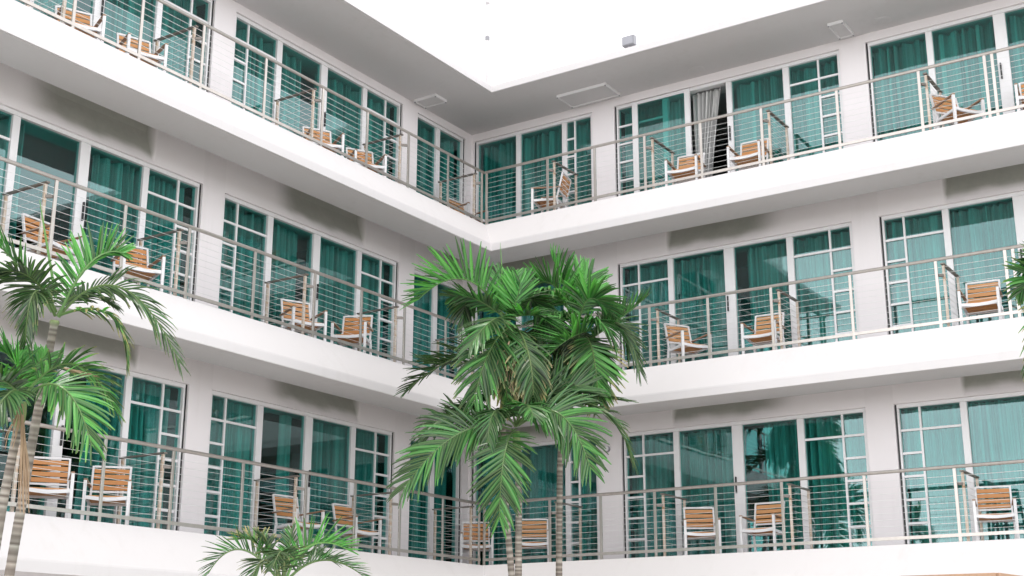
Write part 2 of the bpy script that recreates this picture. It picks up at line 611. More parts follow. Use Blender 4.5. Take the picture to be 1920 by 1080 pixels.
# rooftop storey set back behind the eaves
mb = MB()
mb.box((-1.62, -5.0, 3.15), (UEND['L'], -1.62, 6.9))
mb.box((-5.0, -5.0, 3.15), (-1.62, 1.72, 5.42))
mb.box((-1.64, -5.0, 6.9), (UEND['L']+.05, -1.52, 7.0))
hpart(mb, "rooftop_storey", M['roofwhite'])

# windows
HROWS = [2.45, 2.105, 1.76, 1.415, 1.07]
def window(w, n, b, bi):
    z0 = Z0[n]
    zb, zh = ZF[n]+0.003, z0+2.848
    zg0, zg1 = ZF[n]+0.07, z0+2.79
    u0, u1 = b['o']
    u0 += 0.003; u1 -= 0.003
    st = list(b['st'])
    mun = list(b['mun'])
    shifted = (w == 'R' and n == 3 and bi == 1)
    fr = MB()
    D0, D1 = GLASS_D-0.06, GLASS_D+0.06
    wbox(fr, w, u0, u1, D0, D1, zg1, zh)          # head
    wbox(fr, w, u0, u1, D0, D1, zb, zg0)          # sill
    wbox(fr, w, u0, u0+0.055, D0+.002, D1-.002, zg0, zg1)
    wbox(fr, w, u1-0.055, u1, D0+.002, D1-.002, zg0, zg1)
    if shifted:
        st = [(2.65, 2.75), (3.88, 3.98), (4.92, 5.03)]
    for i, (a, c) in enumerate(st):
        wbox(fr, w, a, c, D0+.012, D1-.012, zg0, zg1)
    f = fr.build("window", M['white'], hotel, bevel=0.004)
    f.location = (0, 0, -GROUND_Z)
    jb = MB()  # black strip stands in for the shadowed gap between frame and wall
    wbox(jb, w, u0+.001, u0+0.026, D0-.004, D0+.02, zb, zh-.004)
    jb.build("jamb_gap_shade", M['black'], f)
    # panes
    es = [u0+0.055] + [e for s in st for e in s] + [u1-0.055]
    pans = list(zip(es[::2], es[1::2]))
    for i, (a, c) in enumerate(pans):
        if shifted and i == 1:
            continue
        pb = MB()
        wbox(pb, w, a-.005, c+.005, GLASS_D-.004, GLASS_D+.004, zg0-.005, zg1+.005)
        pb.build("pane", M['glass'], f)
    if shifted:                                     # left door leaf pushed aside on its own track
        lf = MB()
        dd0, dd1 = GLASS_D-0.105, GLASS_D-0.065
        for a, c in ((2.07, 2.18), (3.11, 3.21)):
            wbox(lf, w, a, c, dd0, dd1, zb+.004, zh-.02)
        wbox(lf, w, 2.18, 3.11, dd0, dd1, zb+.004, zg0)
        wbox(lf, w, 2.18, 3.11, dd0, dd1, zg1-.02, zh-.02)
        lf.build("door_leaf", M['white'], f)
        pb = MB()
        wbox(pb, w, 2.175, 3.115, GLASS_D-.089, GLASS_D-.081, zg0-.005, zg1-.015)
        pb.build("pane", M['glass'], f)
    # muntins
    if not (w == 'R' and n == 3 and bi == 2):
        for (um, a, c) in mun:
            mu = MB()
            far = abs(um-a) < abs(c-um)
            x0, x1 = (a, um) if far else (um, c)
            wbox(mu, w, um-0.016, um+0.016, GLASS_D-0.03, GLASS_D+0.012, zg0, zg1)
            wide = (c-a) > 0.7
            for k, h in enumerate(HROWS):
                zz = z0+h
                if k == 0 and wide:
                    wbox(mu, w, a, um-0.016, GLASS_D-0.028, GLASS_D+0.01, zz-.017, zz+.017)
                    wbox(mu, w, um+0.016, c, GLASS_D-0.028, GLASS_D+0.01, zz-.017, zz+.017)
                else:
                    s0, s1 = (x0, um-0.016) if far else (um+0.016, x1)
                    wbox(mu, w, s0, s1, GLASS_D-0.028, GLASS_D+0.01, zz-.017, zz+.017)
            mu.build("muntin", M['white'], f)
    # door pull on the middle stile
    if len(st) == 3:
        a, c = st[1]
        hb = MB()
        um = a+0.045
        wbox(hb, w, um-0.010, um+0.010, D0-0.022, D0+0.011, z0+1.70, z0+1.96)
        hb.build("handle", M['black'], f, bevel=0.004)
for w in 'LR':
    for n in FLOORS:
        for bi, b in enumerate(BAYS[w]):
            window(w, n, b, bi)

# ------------------------------------------------------------------ curtains (things, they hang inside)
def curtain(w, n, u0, u1, label, d=1.765, open_slant=0.0, seed=0, period=0.16, amp=0.10, group="pleated curtains behind the tinted panes"):
    rnd = random.Random(seed)
    zt, zb = Z0[n]+2.80, ZF[n]+0.03
    N = max(12, int((u1-u0)/0.0085))
    us = [u0+(u1-u0)*i/N for i in range(N+1)]
    ph, off = 0, []
    for i, u in enumerate(us):
        ph += (u1-u0)/N*2*math.pi/period*(0.45+0.9*math.sin(u*5.1+seed)**2+0.35*rnd.random())
        a = amp*(0.55+0.6*abs(math.sin(u*2.3+seed*1.7)))
        off.append(a*(math.copysign(abs(math.sin(ph))**0.7, math.sin(ph))+0.25*math.sin(2.3*ph+seed)))
    mb = MB()
    vs, fs = [], []
    rows = 9
    for r in range(rows+1):
        t = r/rows
        z = zt+(zb-zt)*t
        for i, u in enumerate(us):
            k = 0.75+0.45*t
            uu = u - open_slant*t*((u-u0)/(u1-u0)) + 0.018*math.sin(t*4+i*0.07+seed)*t
            vs.append(P(w, uu, d+off[i]*k*0.9+0.012*math.sin(3*t+u*1.5+seed), z))
    for r in range(rows):
        for i in range(N):
            a = r*(N+1)+i
            fs.append((a, a+1, a+N+2, a+N+1))
    mb.add(vs, fs)
    o = mb.build("curtain", M['curtain'], smooth=True)
    tag(o, label, "curtain", group)
BAYDESC = {('L', 0): "left wing's corner window", ('L', 1): "left wing's window next to the corner bay", ('L', 2): "left wing's window at the photo's left edge",
           ('R', 0): "right wing's corner window", ('R', 1): "right wing's window next to the corner bay", ('R', 2): "right wing's window at the photo's right edge"}
CUR = {
 (3,'L',0): [(-1.23, .26)], (3,'L',1): [(.74, 2.70), (3.10, 4.93)], (3,'L',2): [(5.41, 7.1), (7.6, 9.6)],
 (3,'R',0): [(-1.38, 1.22)], (3,'R',1): [(1.72, 3.05), (3.16, 3.72), (3.95, 5.92)], (3,'R',2): [(6.4, 8.40), (8.5, 10.6)],
 (2,'L',0): [(-1.23, .26)], (2,'L',1): [(.74, 2.71), (2.98, 4.93)], (2,'L',2): [(5.41, 7.12), (8.24, 9.6)],
 (2,'R',0): [(-1.38, 1.22)], (2,'R',1): [(1.72, 3.72), (4.00, 5.92)], (2,'R',2): [(6.4, 8.42), (8.5, 10.6)],
 (1,'L',0): [(-1.23, .26)], (1,'L',1): [(.74, 2.70), (2.9, 3.12), (3.58, 4.93)], (1,'L',2): [(5.41, 6.9), (7.2, 7.5)],
 (1,'R',0): [(-1.38, 1.22)], (1,'R',1): [(1.72, 3.74), (4.16, 5.92)], (1,'R',2): [(6.4, 8.42), (8.5, 10.6)],
}
for (n, w, bi), spans in CUR.items():
    for i, (a, b) in enumerate(spans):
        bd = BAYDESC[(w, bi)]
        if len(spans) == 1:
            pos = "across all panes of"
        else:
            order = spans if w == 'R' else spans[::-1]
            k = order.index((a, b))
            pos = {2: ["left part of", "right part of"], 3: ["left part of", "middle of", "right part of"]}[len(spans)][k]
        lab = "pleated curtain, %s %s, %s floor" % (pos, bd, FNAME[n])
        if (n, w, bi, i) == (3, 'R', 1, 1):
            curtain(w, n, a, b, "bare grey curtain swept aside in the open sliding door on the top floor", d=1.70, open_slant=0.34, seed=31, period=0.11, amp=0.05)
        else:
            curtain(w, n, a, b, lab, seed=n*7+bi*3+i+(11 if w == 'L' else 0))

# ------------------------------------------------------------------ railings
RAIL_D, RAIL_Z, BASE_Z = 0.48, 1.70, 0.64
POSTS = {'L': [-0.40, 0.64, 1.77, 2.86, 3.95, 5.22, 6.47, 7.57, 8.64, 9.9, 11.1, 12.3, 13.5],
         'R': [-0.43, 0.87, 1.83, 2.80, 3.84, 4.91, 6.17, 7.45, 8.42, 8.53, 9.6, 10.8, 12.1, 13.4, 14.6]}
DIVS = {'L': [-0.30, 1.88, 4.06, 6.56, 8.72], 'R': [0.95, 2.90, 5.00, 7.53]}
ORD = ["closest to", "second from", "third from", "fourth from", "fifth from"]
for n in FLOORS:
    for w in 'LR':
        z = Z0[n]
        root = empty("balcony_railing", P(w, 4.0, RAIL_D, z+BASE_Z))
        tag(root, "steel cable railing along the %s balcony of the %s wing" % (FNAME[n], WNAME[w]), "railing", "cable railings along the balconies")
        ox, oy, oz = root.location
        def rel(p): return (p[0]-ox, p[1]-oy, p[2]-oz)
        ue = UEND[w]-0.3
        mb = MB()
        mb.tube([rel(P(w, -RAIL_D+(0.0 if w == 'L' else 0.026), RAIL_D, z+RAIL_Z)), rel(P(w, ue, RAIL_D, z+RAIL_Z))], 0.025, 10)
        mb.build("handrail", M['steel'], root, smooth=False)
        mb = MB()
        mb.bar(rel(P(w, -RAIL_D+0.05, RAIL_D, z+0.765)), rel(P(w, ue, RAIL_D, z+0.765)), 0.022, 0.045)
        mb.build("bottom_rail", M['steel'], root)
        for u in POSTS[w]:
            mb = MB()
            du = P(w, 1, 0, 0)
            mb.bar(rel(P(w, u, RAIL_D+0.002, z+BASE_Z-.02)), rel(P(w, u, RAIL_D+0.002, z+RAIL_Z-0.02)), 0.022, 0.045, up=du)
            a = P(w, u, RAIL_D+0.03, z+BASE_Z+0.012)
            mb.bar(rel(P(w, u-0.05, RAIL_D+0.09, z+BASE_Z+0.006)), rel(P(w, u+0.05, RAIL_D+0.09, z+BASE_Z+0.006)), 0.10, 0.012)
            mb.build("post", M['steel'], root, bevel=0.003)
        for k in range(9):
            zz = z+0.84+k*0.092
            mb = MB()
            pts = []
            us = [-RAIL_D+0.06] + POSTS[w][1:] + [ue]
            for a, b in zip(us[:-1], us[1:]):
                pts.append(rel(P(w, a, RAIL_D, zz)))
                pts.append(rel(P(w, (a+b)/2, RAIL_D, zz-0.002)))
            pts.append(rel(P(w, us[-1], RAIL_D, zz)))
            mb.tube(pts, 0.0028, 5)
            mb.build("cable", M['cable'], root)
        # dividers
        for i, u in enumerate(DIVS[w]):
            dv = empty("balcony_divider", P(w, u, 0.60, z+BASE_Z))
            tag(dv, "short steel cable divider across the %s balcony of the %s wing, %s the corner" % (FNAME[n], WNAME[w], ORD[i]), "divider",
                "cable dividers between neighbouring balconies")
            ox2, oy2, oz2 = dv.location
            def rl(p): return (p[0]-ox2, p[1]-oy2, p[2]-oz2)
            uv = P(w, 1, 0, 0)
            for d in (0.58, 1.33):
                mb = MB()
                mb.bar(rl(P(w, u, d, z+BASE_Z)), rl(P(w, u, d, z+1.63)), 0.036, 0.036, up=uv)
                mb.build("post", M['rust'], dv, bevel=0.003)
            mb = MB()
            mb.bar(rl(P(w, u, 0.53, z+1.645)), rl(P(w, u, 1.38, z+1.645)), 0.055, 0.022)
            mb.build("handrail", M['darkrail'], dv, bevel=0.003)
            mb = MB()
            up_ = POSTS[w][min(range(len(POSTS[w])), key=lambda q: abs(POSTS[w][q]-u))]
            mb.bar(rl(P(w, up_+0.02, 0.50, z+1.47)), rl(P(w, u, 0.58, z+1.47)), 0.03, 0.04)
            mb.build("bracket", M['darkrail'], dv)
            for k in range(9):
                zz = z+0.80+k*0.092
                mb = MB()
                mb.tube([rl(P(w, u, 0.59, zz)), rl(P(w, u, 1.32, zz))], 0.0027, 5)
                mb.build("cable", M['cable'], dv)

# ------------------------------------------------------------------ chairs
def make_chair():
    root = empty("armchair")
    wh, wd = M['white'], M['teak']
    for s in (-1, 1):
        mb = MB(); mb.bar((s*.265, -.24, 0), (s*.265, -.24, .575), .04, .04, up=(1,0,0)); mb.build("leg", wh, root, bevel=.004)
        mb = MB(); mb.bar((s*.245, .27, 0), (s*.245, .20, .40), .03, .035, up=(1,0,0)); mb.build("leg", wh, root, bevel=.004)
    mb = MB()   # seat frame, front rail dips slightly
    pts = [(-.245, -.235, .375), (-.12, -.235, .362), (0, -.235, .357), (.12, -.235, .362), (.245, -.235, .375)]
    for a, b in zip(pts[:-1], pts[1:]): mb.bar(a, b, .03, .042)
    for s in (-1, 1): mb.bar((s*.235, -.22, .372), (s*.235, .215, .345), .028, .036)
    mb.bar((-.22, .205, .345), (.22, .205, .345), .028, .036)
    mb.build("seat_frame", wh, root)
    mb = MB()
    for k in range(6):
        y = -.205+k*.072
        zc = .392-.030*k/5 - .006*math.sin(k/5*math.pi)
        mb.bar((-.218, y, zc), (.218, y, zc), .056, .016)
    mb.build("seat", wd, root, bevel=.003)
    mb = MB()   # back frame
    def bp(x, t): return (x, .205+.115*t, .36+.46*t)
    for s in (-1, 1): mb.bar(bp(s*.232, 0), bp(s*.232, 1), .026, .026, up=(1,0,0))
    mb.bar(bp(-.219, .99), bp(.219, .99), .024, .024)
    mb.bar(bp(-.219, .30), bp(.219, .30), .024, .024)
    mb.build("back_frame", wh, root)
    mb = MB()
    nrm = Vector((0, -.46, .115))
    for k in range(4):
        t = .405+.155*k
        a, b = Vector(bp(-.217, t)), Vector(bp(.217, t))
        mb.bar(a, b, .014, .056, up=(0, .115, .46))
    mb.build("backrest", wd, root, bevel=.003)
    for s in (-1, 1):
        mb = MB()
        mb.bar((s*.262, -.262, .585), (s*.250, .275, .555), .045, .020)
        mb.build("armrest", M['armwood'], root, bevel=.004)
    return root
m, nt, bs = mat("weathered_armrest")
n = noise(nt, 8, 5, 0.6, (10, 1, 10))
nt.links.new(mixc(nt, n.outputs["Fac"], (0.42, 0.27, 0.17), (0.25, 0.15, 0.10)), bs.inputs["Base Color"])
bs.inputs["Roughness"].default_value = 0.55
M['armwood'] = m

CH = [  # floor, wing, front-mid u, front-mid d, forward (fu, fd), label
 (3,'L',8.22,.84,(.40,-.92),"wood slat armchair at the photo's top left corner on the top balcony"),
 (3,'L',7.19,.78,(.34,-.94),"wood slat armchair on the top left balcony, right one of the leftmost pair"),
 (3,'L',3.39,.86,(.50,-.87),"wood slat armchair behind the double post in mid left wing, top balcony"),
 (3,'L',2.30,.86,(.50,-.87),"wood slat armchair on the top balcony of the left wing, closest to the corner pillar"),
 (3,'L',-.88,.90,(.10,-1.0),"half hidden armchair tucked into the left wing's corner bay, top balcony"),
 (3,'R',.42,.86,(-.97,-.22),"armchair seen from the side facing left in the corner bay, top balcony"),
 (3,'R',3.35,.72,(.12,-1.0),"wood slat armchair left of the open door with the grey curtain, top balcony"),
 (3,'R',4.48,.72,(.05,-1.0),"wood slat armchair right of the open door with the grey curtain, top balcony"),
 (3,'R',8.05,.84,(.80,-.60),"armchair turned to the right on the top balcony below the round ceiling disc"),
 (3,'R',9.02,.82,(.15,-1.0),"armchair cut off by the photo's right edge, top balcony"),
 (2,'L',8.12,.86,(-.12,-.99),"wood slat armchair behind palm fronds, middle balcony at far left"),
 (2,'L',6.97,.76,(.36,-.93),"wood slat armchair above the upright palm frond, middle balcony of the left wing"),
 (2,'L',3.66,.82,(.40,-.92),"left armchair of the pair on the left wing's middle balcony, partly behind two posts"),
 (2,'L',2.72,.84,(.90,-.43),"armchair turned sideways to the left on the middle balcony, left of the central palms"),
 (2,'R',3.45,.84,(.86,-.50),"armchair turned to the right on the middle balcony, just right of the central palms"),
 (2,'R',4.56,.76,(.05,-1.0),"wood slat armchair in front of the parted curtain, middle balcony of the right wing"),
 (2,'R',7.95,.72,(.10,-1.0),"rightmost wood slat armchair on the middle balcony"),
 (1,'L',8.06,.84,(.60,-.80),"armchair beside the dry palm fibres on the lowest balcony, leftmost in the photo"),
 (1,'L',7.19,.84,(.70,-.71),"armchair facing the courtyard left of the pillar, second from left on the lowest balcony"),
 (1,'L',3.45,.84,(.10,-1.0),"armchair before the dark curtain gap, lowest balcony of the left wing"),
 (1,'L',2.10,.84,(.10,-1.0),"armchair above the small palm's right frond, lowest balcony"),
 (1,'L',-.74,.76,(.80,-.60),"armchair right in the inner corner of the lowest balcony, behind three posts"),
 (1,'R',.30,.86,(.50,-.86),"armchair between the palm trunks on the lowest balcony"),
 (1,'R',3.42,.86,(.50,-.86),"white armchair squarely facing out, right of the central palms, lowest balcony"),
 (1,'R',4.37,.78,(.02,-1.0),"armchair by the parted curtain on the lowest balcony of the right wing"),
 (1,'R',7.88,.74,(.24,-.97),"rightmost armchair on the lowest balcony"),
]
proto = make_chair()
proto.scale = (1.0, 1.0, 1.04)
for i, (n, w, u, d, (fu, fd), lab) in enumerate(CH):
    o = proto if i == 0 else copy_tree(proto)
    x, y, z = P(w, u, d, ZF[n])
    f = Vector((fu, -fd, 0)) if w == 'L' else Vector((-fd, fu, 0))
    f.normalize()
    o.location = (x-f.x*.24, y-f.y*.24, z+.001)
    o.rotation_euler = (0, 0, math.atan2(f.y, f.x)+math.pi/2)
    tag(o, lab, "chair", "wood slat armchairs on the balconies")

# ------------------------------------------------------------------ fixtures
def hatch(u0, u1, d0, d1, w, label):
    c = P(w, (u0+u1)/2, (d0+d1)/2, 3.0)
    o = empty("ceiling_hatch", c)
    tag(o, label, "ceiling panel", "panels on the roof underside")
    hu, hd = (u1-u0)/2, (d1-d0)/2
    sx, sy = (hu, hd) if w == 'L' else (hd, hu)
    mb = MB()
    mb.box((-sx, -sy, -.035), (sx, sy, -.001))
    mb.build("panel", M['slab'], o, bevel=.004)
    mb = MB()
    t = .022
    mb.box((-sx-t, -sy-t, -.05), (-sx-.001, sy+t, -.001)); mb.box((sx+.001, -sy-t, -.05), (sx+t, sy+t, -.001))
    mb.box((-sx, -sy-t, -.05), (sx, -sy-.001, -.001)); mb.box((-sx, sy+.001, -.05), (sx, sy+t, -.001))
    mb.build("frame", M['white'], o)
    for a in (-1, 1):
        for b in (-1, 1):
            mb = MB()
            mb.tube([(a*(sx+.01), b*(sy+.01), -.062), (a*(sx+.01), b*(sy+.01), -.049)], .014, 8)
            mb.build("screw", M['grey'], o)
hatch(.19, .49, .90, 1.34, 'L', "small framed panel on the roof underside, left of the inner corner")
hatch(.93, 1.90, .77, 1.27, 'R', "large framed panel on the roof underside, right of the inner corner")
hatch(6.03, 6.24, .78, 1.28, 'R', "small framed panel on the roof underside near the top right")
for (u, d, lab) in ((6.78, 1.16, "round white ceiling disc near the top right corner"), (3.50, 1.18, "faint round white ceiling disc above the open door")):
    o = empty("ceiling_disc", P('R', u, d, 3.0))
    tag(o, lab, "ceiling disc", "round discs on the roof underside")
    mb = MB(); mb.tube([(0,0,-.001), (0,0,-.005), (0,0,-.008)], [.15, .15, .143], 32); mb.build("rim", M['slab'], o)
    mb = MB(); mb.tube([(0,0,-.0085), (0,0,-.011)], [.115, .110], 32); mb.build("cover", M['slab'], o)
# floodlight on the eaves
o = empty("floodlight", P('R', 2.73, .15, 3.14), R_(0))
tag(o, "small grey floodlight standing on the roof edge", "floodlight")
mb = MB(); mb.box((-.055, -.115, .10), (.045, .115, .27)); mb.build("housing", M['grey'], o, bevel=.006)
mb = MB()
mb.box((.046, -.10, .115), (.052, .10, .255))
mb.build("lens", M['lens'], o)
mb = MB(); mb.bar((0, 0, 0), (0, 0, .10), .03, .03); mb.bar((-.01, -.05, .004), (-.01, .05, .004), .08, .008); mb.build("bracket", M['grey'], o)
mb = MB()
for k in range(5): mb.box((-.085, -.11+.05*k, .12), (-.056, -.10+.05*k, .25))
mb.build("fins", M['grey'], o)
# roof pipe
o = empty("roof_pipe", (-1.0, -.79, 3.14))
tag(o, "thin white vent pipe with dark clamp above the inner roof corner", "pipe")
mb = MB(); mb.tube([(0,0,0), (0,0,1.4), (0,0,2.3)], .028, 10); mb.tube([(0,0,2.3), (0,0,2.36)], .05, 10); mb.build("tube", M['slab'], o, smooth=True)
mb = MB(); mb.box((-.03, -.03, 1.52), (.034, .034, 1.60)); mb.build("clamp", M['grey'], o)
# small wall light beside the corner window, lowest floor
o = empty("wall_light", P('R', 1.44, 1.45, -3.40))
tag(o, "small round wall light on the pillar behind the palm frond, lowest floor", "wall light")
mb = MB(); mb.tube([(0,0,0), (.05,0,0)], .05, 16); mb.build("base", M['grey'], o)
mb = MB(); mb.tube([(.05,0,0), (.075,0,0), (.10,0,0)], [.042, .05, .03], 16); mb.build("lamp_head", M['white'], o, smooth=True)

# pergola by the right wing
o = empty("pergola", (3.75, 8.2, GROUND_Z))
tag(o, "wooden pergola top peeking up at the lower right", "pergola")
H = -6.043 - GROUND_Z
a0, a1 = Vector([3.809, 7.934, -6.043]), Vector([3.747, 8.908, -6.043])
ax = (a1-a0).normalized(); ay = Vector((-ax.y, ax.x, 0))
org = Vector((3.75, 8.2, 0))
c0, c1 = a0-org, a1-org
c0.z = c1.z = H-.06
side = Vector((-1.7, 0.25, 0)) 
q0, q1 = c0+side, c1+side
for (p, q) in ((c0, c1), (c1, q1), (q0, q1), (c0, q0)):
    mb = MB(); mb.bar(p, q, .07, .12); mb.build("beam", M['pergola'], o, bevel=.005)
for p in (c0, c1, q0, q1):
    mb = MB(); mb.bar((p.x, p.y, 0), (p.x, p.y, H-.125), .10, .10, up=(1,0,0)); mb.build("post", M['pergola'], o, bevel=.005)
for k in range(1, 7):
    p = c0.lerp(c1, k/7); q = q0.lerp(q1, k/7)
    mb = MB(); mb.bar((p.x, p.y, H-.16), (q.x, q.y, H-.16), .04, .08); mb.build("rafter", M['pergola'], o)

# ------------------------------------------------------------------ palms
def bez(p, t):
    a, b, c = p
    return a*(1-t)**2 + b*2*t*(1-t) + c*t*t

def frond_mesh(pts, L, vee, droop, dry, light, seed, nleaf, wid, face=(0, 0, 0)):
    """pts: base, point half way, tip (relative). Leaflets both sides of the midrib."""
    rnd = random.Random(seed)
    a, m, c = [Vector(p) for p in pts]
    ctrl = m*2 - (a+c)*0.5
    cv = (a, ctrl, c)
    mb = MB()
    NS = 22
    rp = [bez(cv, i/NS) for i in range(NS+1)]
    arc = sum((rp[i+1]-rp[i]).length for i in range(NS))
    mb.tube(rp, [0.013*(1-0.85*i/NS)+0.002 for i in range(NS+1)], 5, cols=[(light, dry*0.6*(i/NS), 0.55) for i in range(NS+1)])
    # transported normal
    t_prev = (rp[1]-rp[0]).normalized()
    nrm = (Vector((0, 0, 1)) + Vector(face)).normalized()
    nrm = nrm - t_prev*nrm.dot(t_prev)
    if nrm.length < 0.2:
        out = (c-a); out.z = 0
        nrm = -out
        nrm = nrm - t_prev*nrm.dot(t_prev)
    nrm.normalize()
    fr = []
    for i in range(NS+1):
        t = (rp[min(i+1, NS)]-rp[max(i-1, 0)]).normalized()
        nrm = (nrm - t*nrm.dot(t)).normalized()
        fr.append((t, nrm.copy()))
    for k in range(nleaf):
        s = 0.13+0.87*(k+0.5)/nleaf
        fi = min(NS-1e-4, s*NS); i0 = int(fi); ft = fi-i0
        p0 = rp[i0].lerp(rp[i0+1], ft)
        t, n = fr[i0]
        sv = t.cross(n).normalized()
        env = (0.45+0.55*min(1, (s-0.10)/0.25)) * (1-0.50*max(0, (s-0.55)/0.45)**1.6)
        for sg in (-1, 1):
            ll = L*env*rnd.uniform(0.86, 1.08)
            fwd = math.radians(28 + 34*(1-s) + rnd.uniform(-8, 8))
            ve = math.radians(vee + rnd.uniform(-14, 14))
            d0 = (t*math.cos(fwd+0.25*(1-s)) + (sv*sg*math.cos(ve) + n*math.sin(ve))*math.sin(fwd+0.25*(1-s))).normalized()
            dr = droop*rnd.uniform(0.7, 1.35)
            ww = wid*(0.85+0.3*rnd.random())*(0.55+0.45*env)
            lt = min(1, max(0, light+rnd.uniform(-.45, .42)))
            dl = max(0, min(1, dry*rnd.uniform(0.2, 1.7)))
            NSEG = 5
            pp, dd = p0.copy(), d0.copy()
            vs, cs = [], []
            for q in range(NSEG+1):
                x = q/NSEG
                wq = ww*(0.50+1.3*x if x < 0.3 else 0.89*(1-0.75*((x-.3)/.7)**2.0))
                lat = dd.cross(n)
                if lat.length < 1e-3: lat = sv.copy()
                lat.normalize()
                up = lat.cross(dd).normalized()
                dq = 0.0 if dl <= 0 else max(0, min(1, (x-(1-dl*0.75))*4))
                vs += [pp+lat*wq*.5-up*wq*.28, pp+up*0.0, pp-lat*wq*.5-up*wq*.28]
                cs += [(lt, dq, 0.0), (lt, dq, .40), (lt, dq, 0.0)]
                pp = pp + dd*(ll/NSEG)
                dd = (dd + Vector((0, 0, -1))*dr*0.30*(0.35+x)).normalized()
            fs = []
            for q in range(NSEG):
                b = q*3
                fs += [(b, b+1, b+4, b+3), (b+1, b+2, b+5, b+4)]
            mb.add(vs, fs, cs)
    return mb

def strands(mb, p0, p1, n, spread, seed, r=0.006):
    rnd = random.Random(seed)
    p0, p1 = Vector(p0), Vector(p1)
    for k in range(n):
        off = Vector((rnd.gauss(0, spread), rnd.gauss(0, spread), 0))
        q = p0.lerp(p1, rnd.uniform(.65, 1.05)) + off
        pts = []
        for i in range(8):
            t = i/7
            pts.append(p0.lerp(q, t) + Vector((math.sin(t*9+k)*spread*.35, math.cos(t*7+k*2)*spread*.35, 0))*t)
        mb.tube(pts, [r*(1.3-.8*i/7) for i in range(8)], 5)

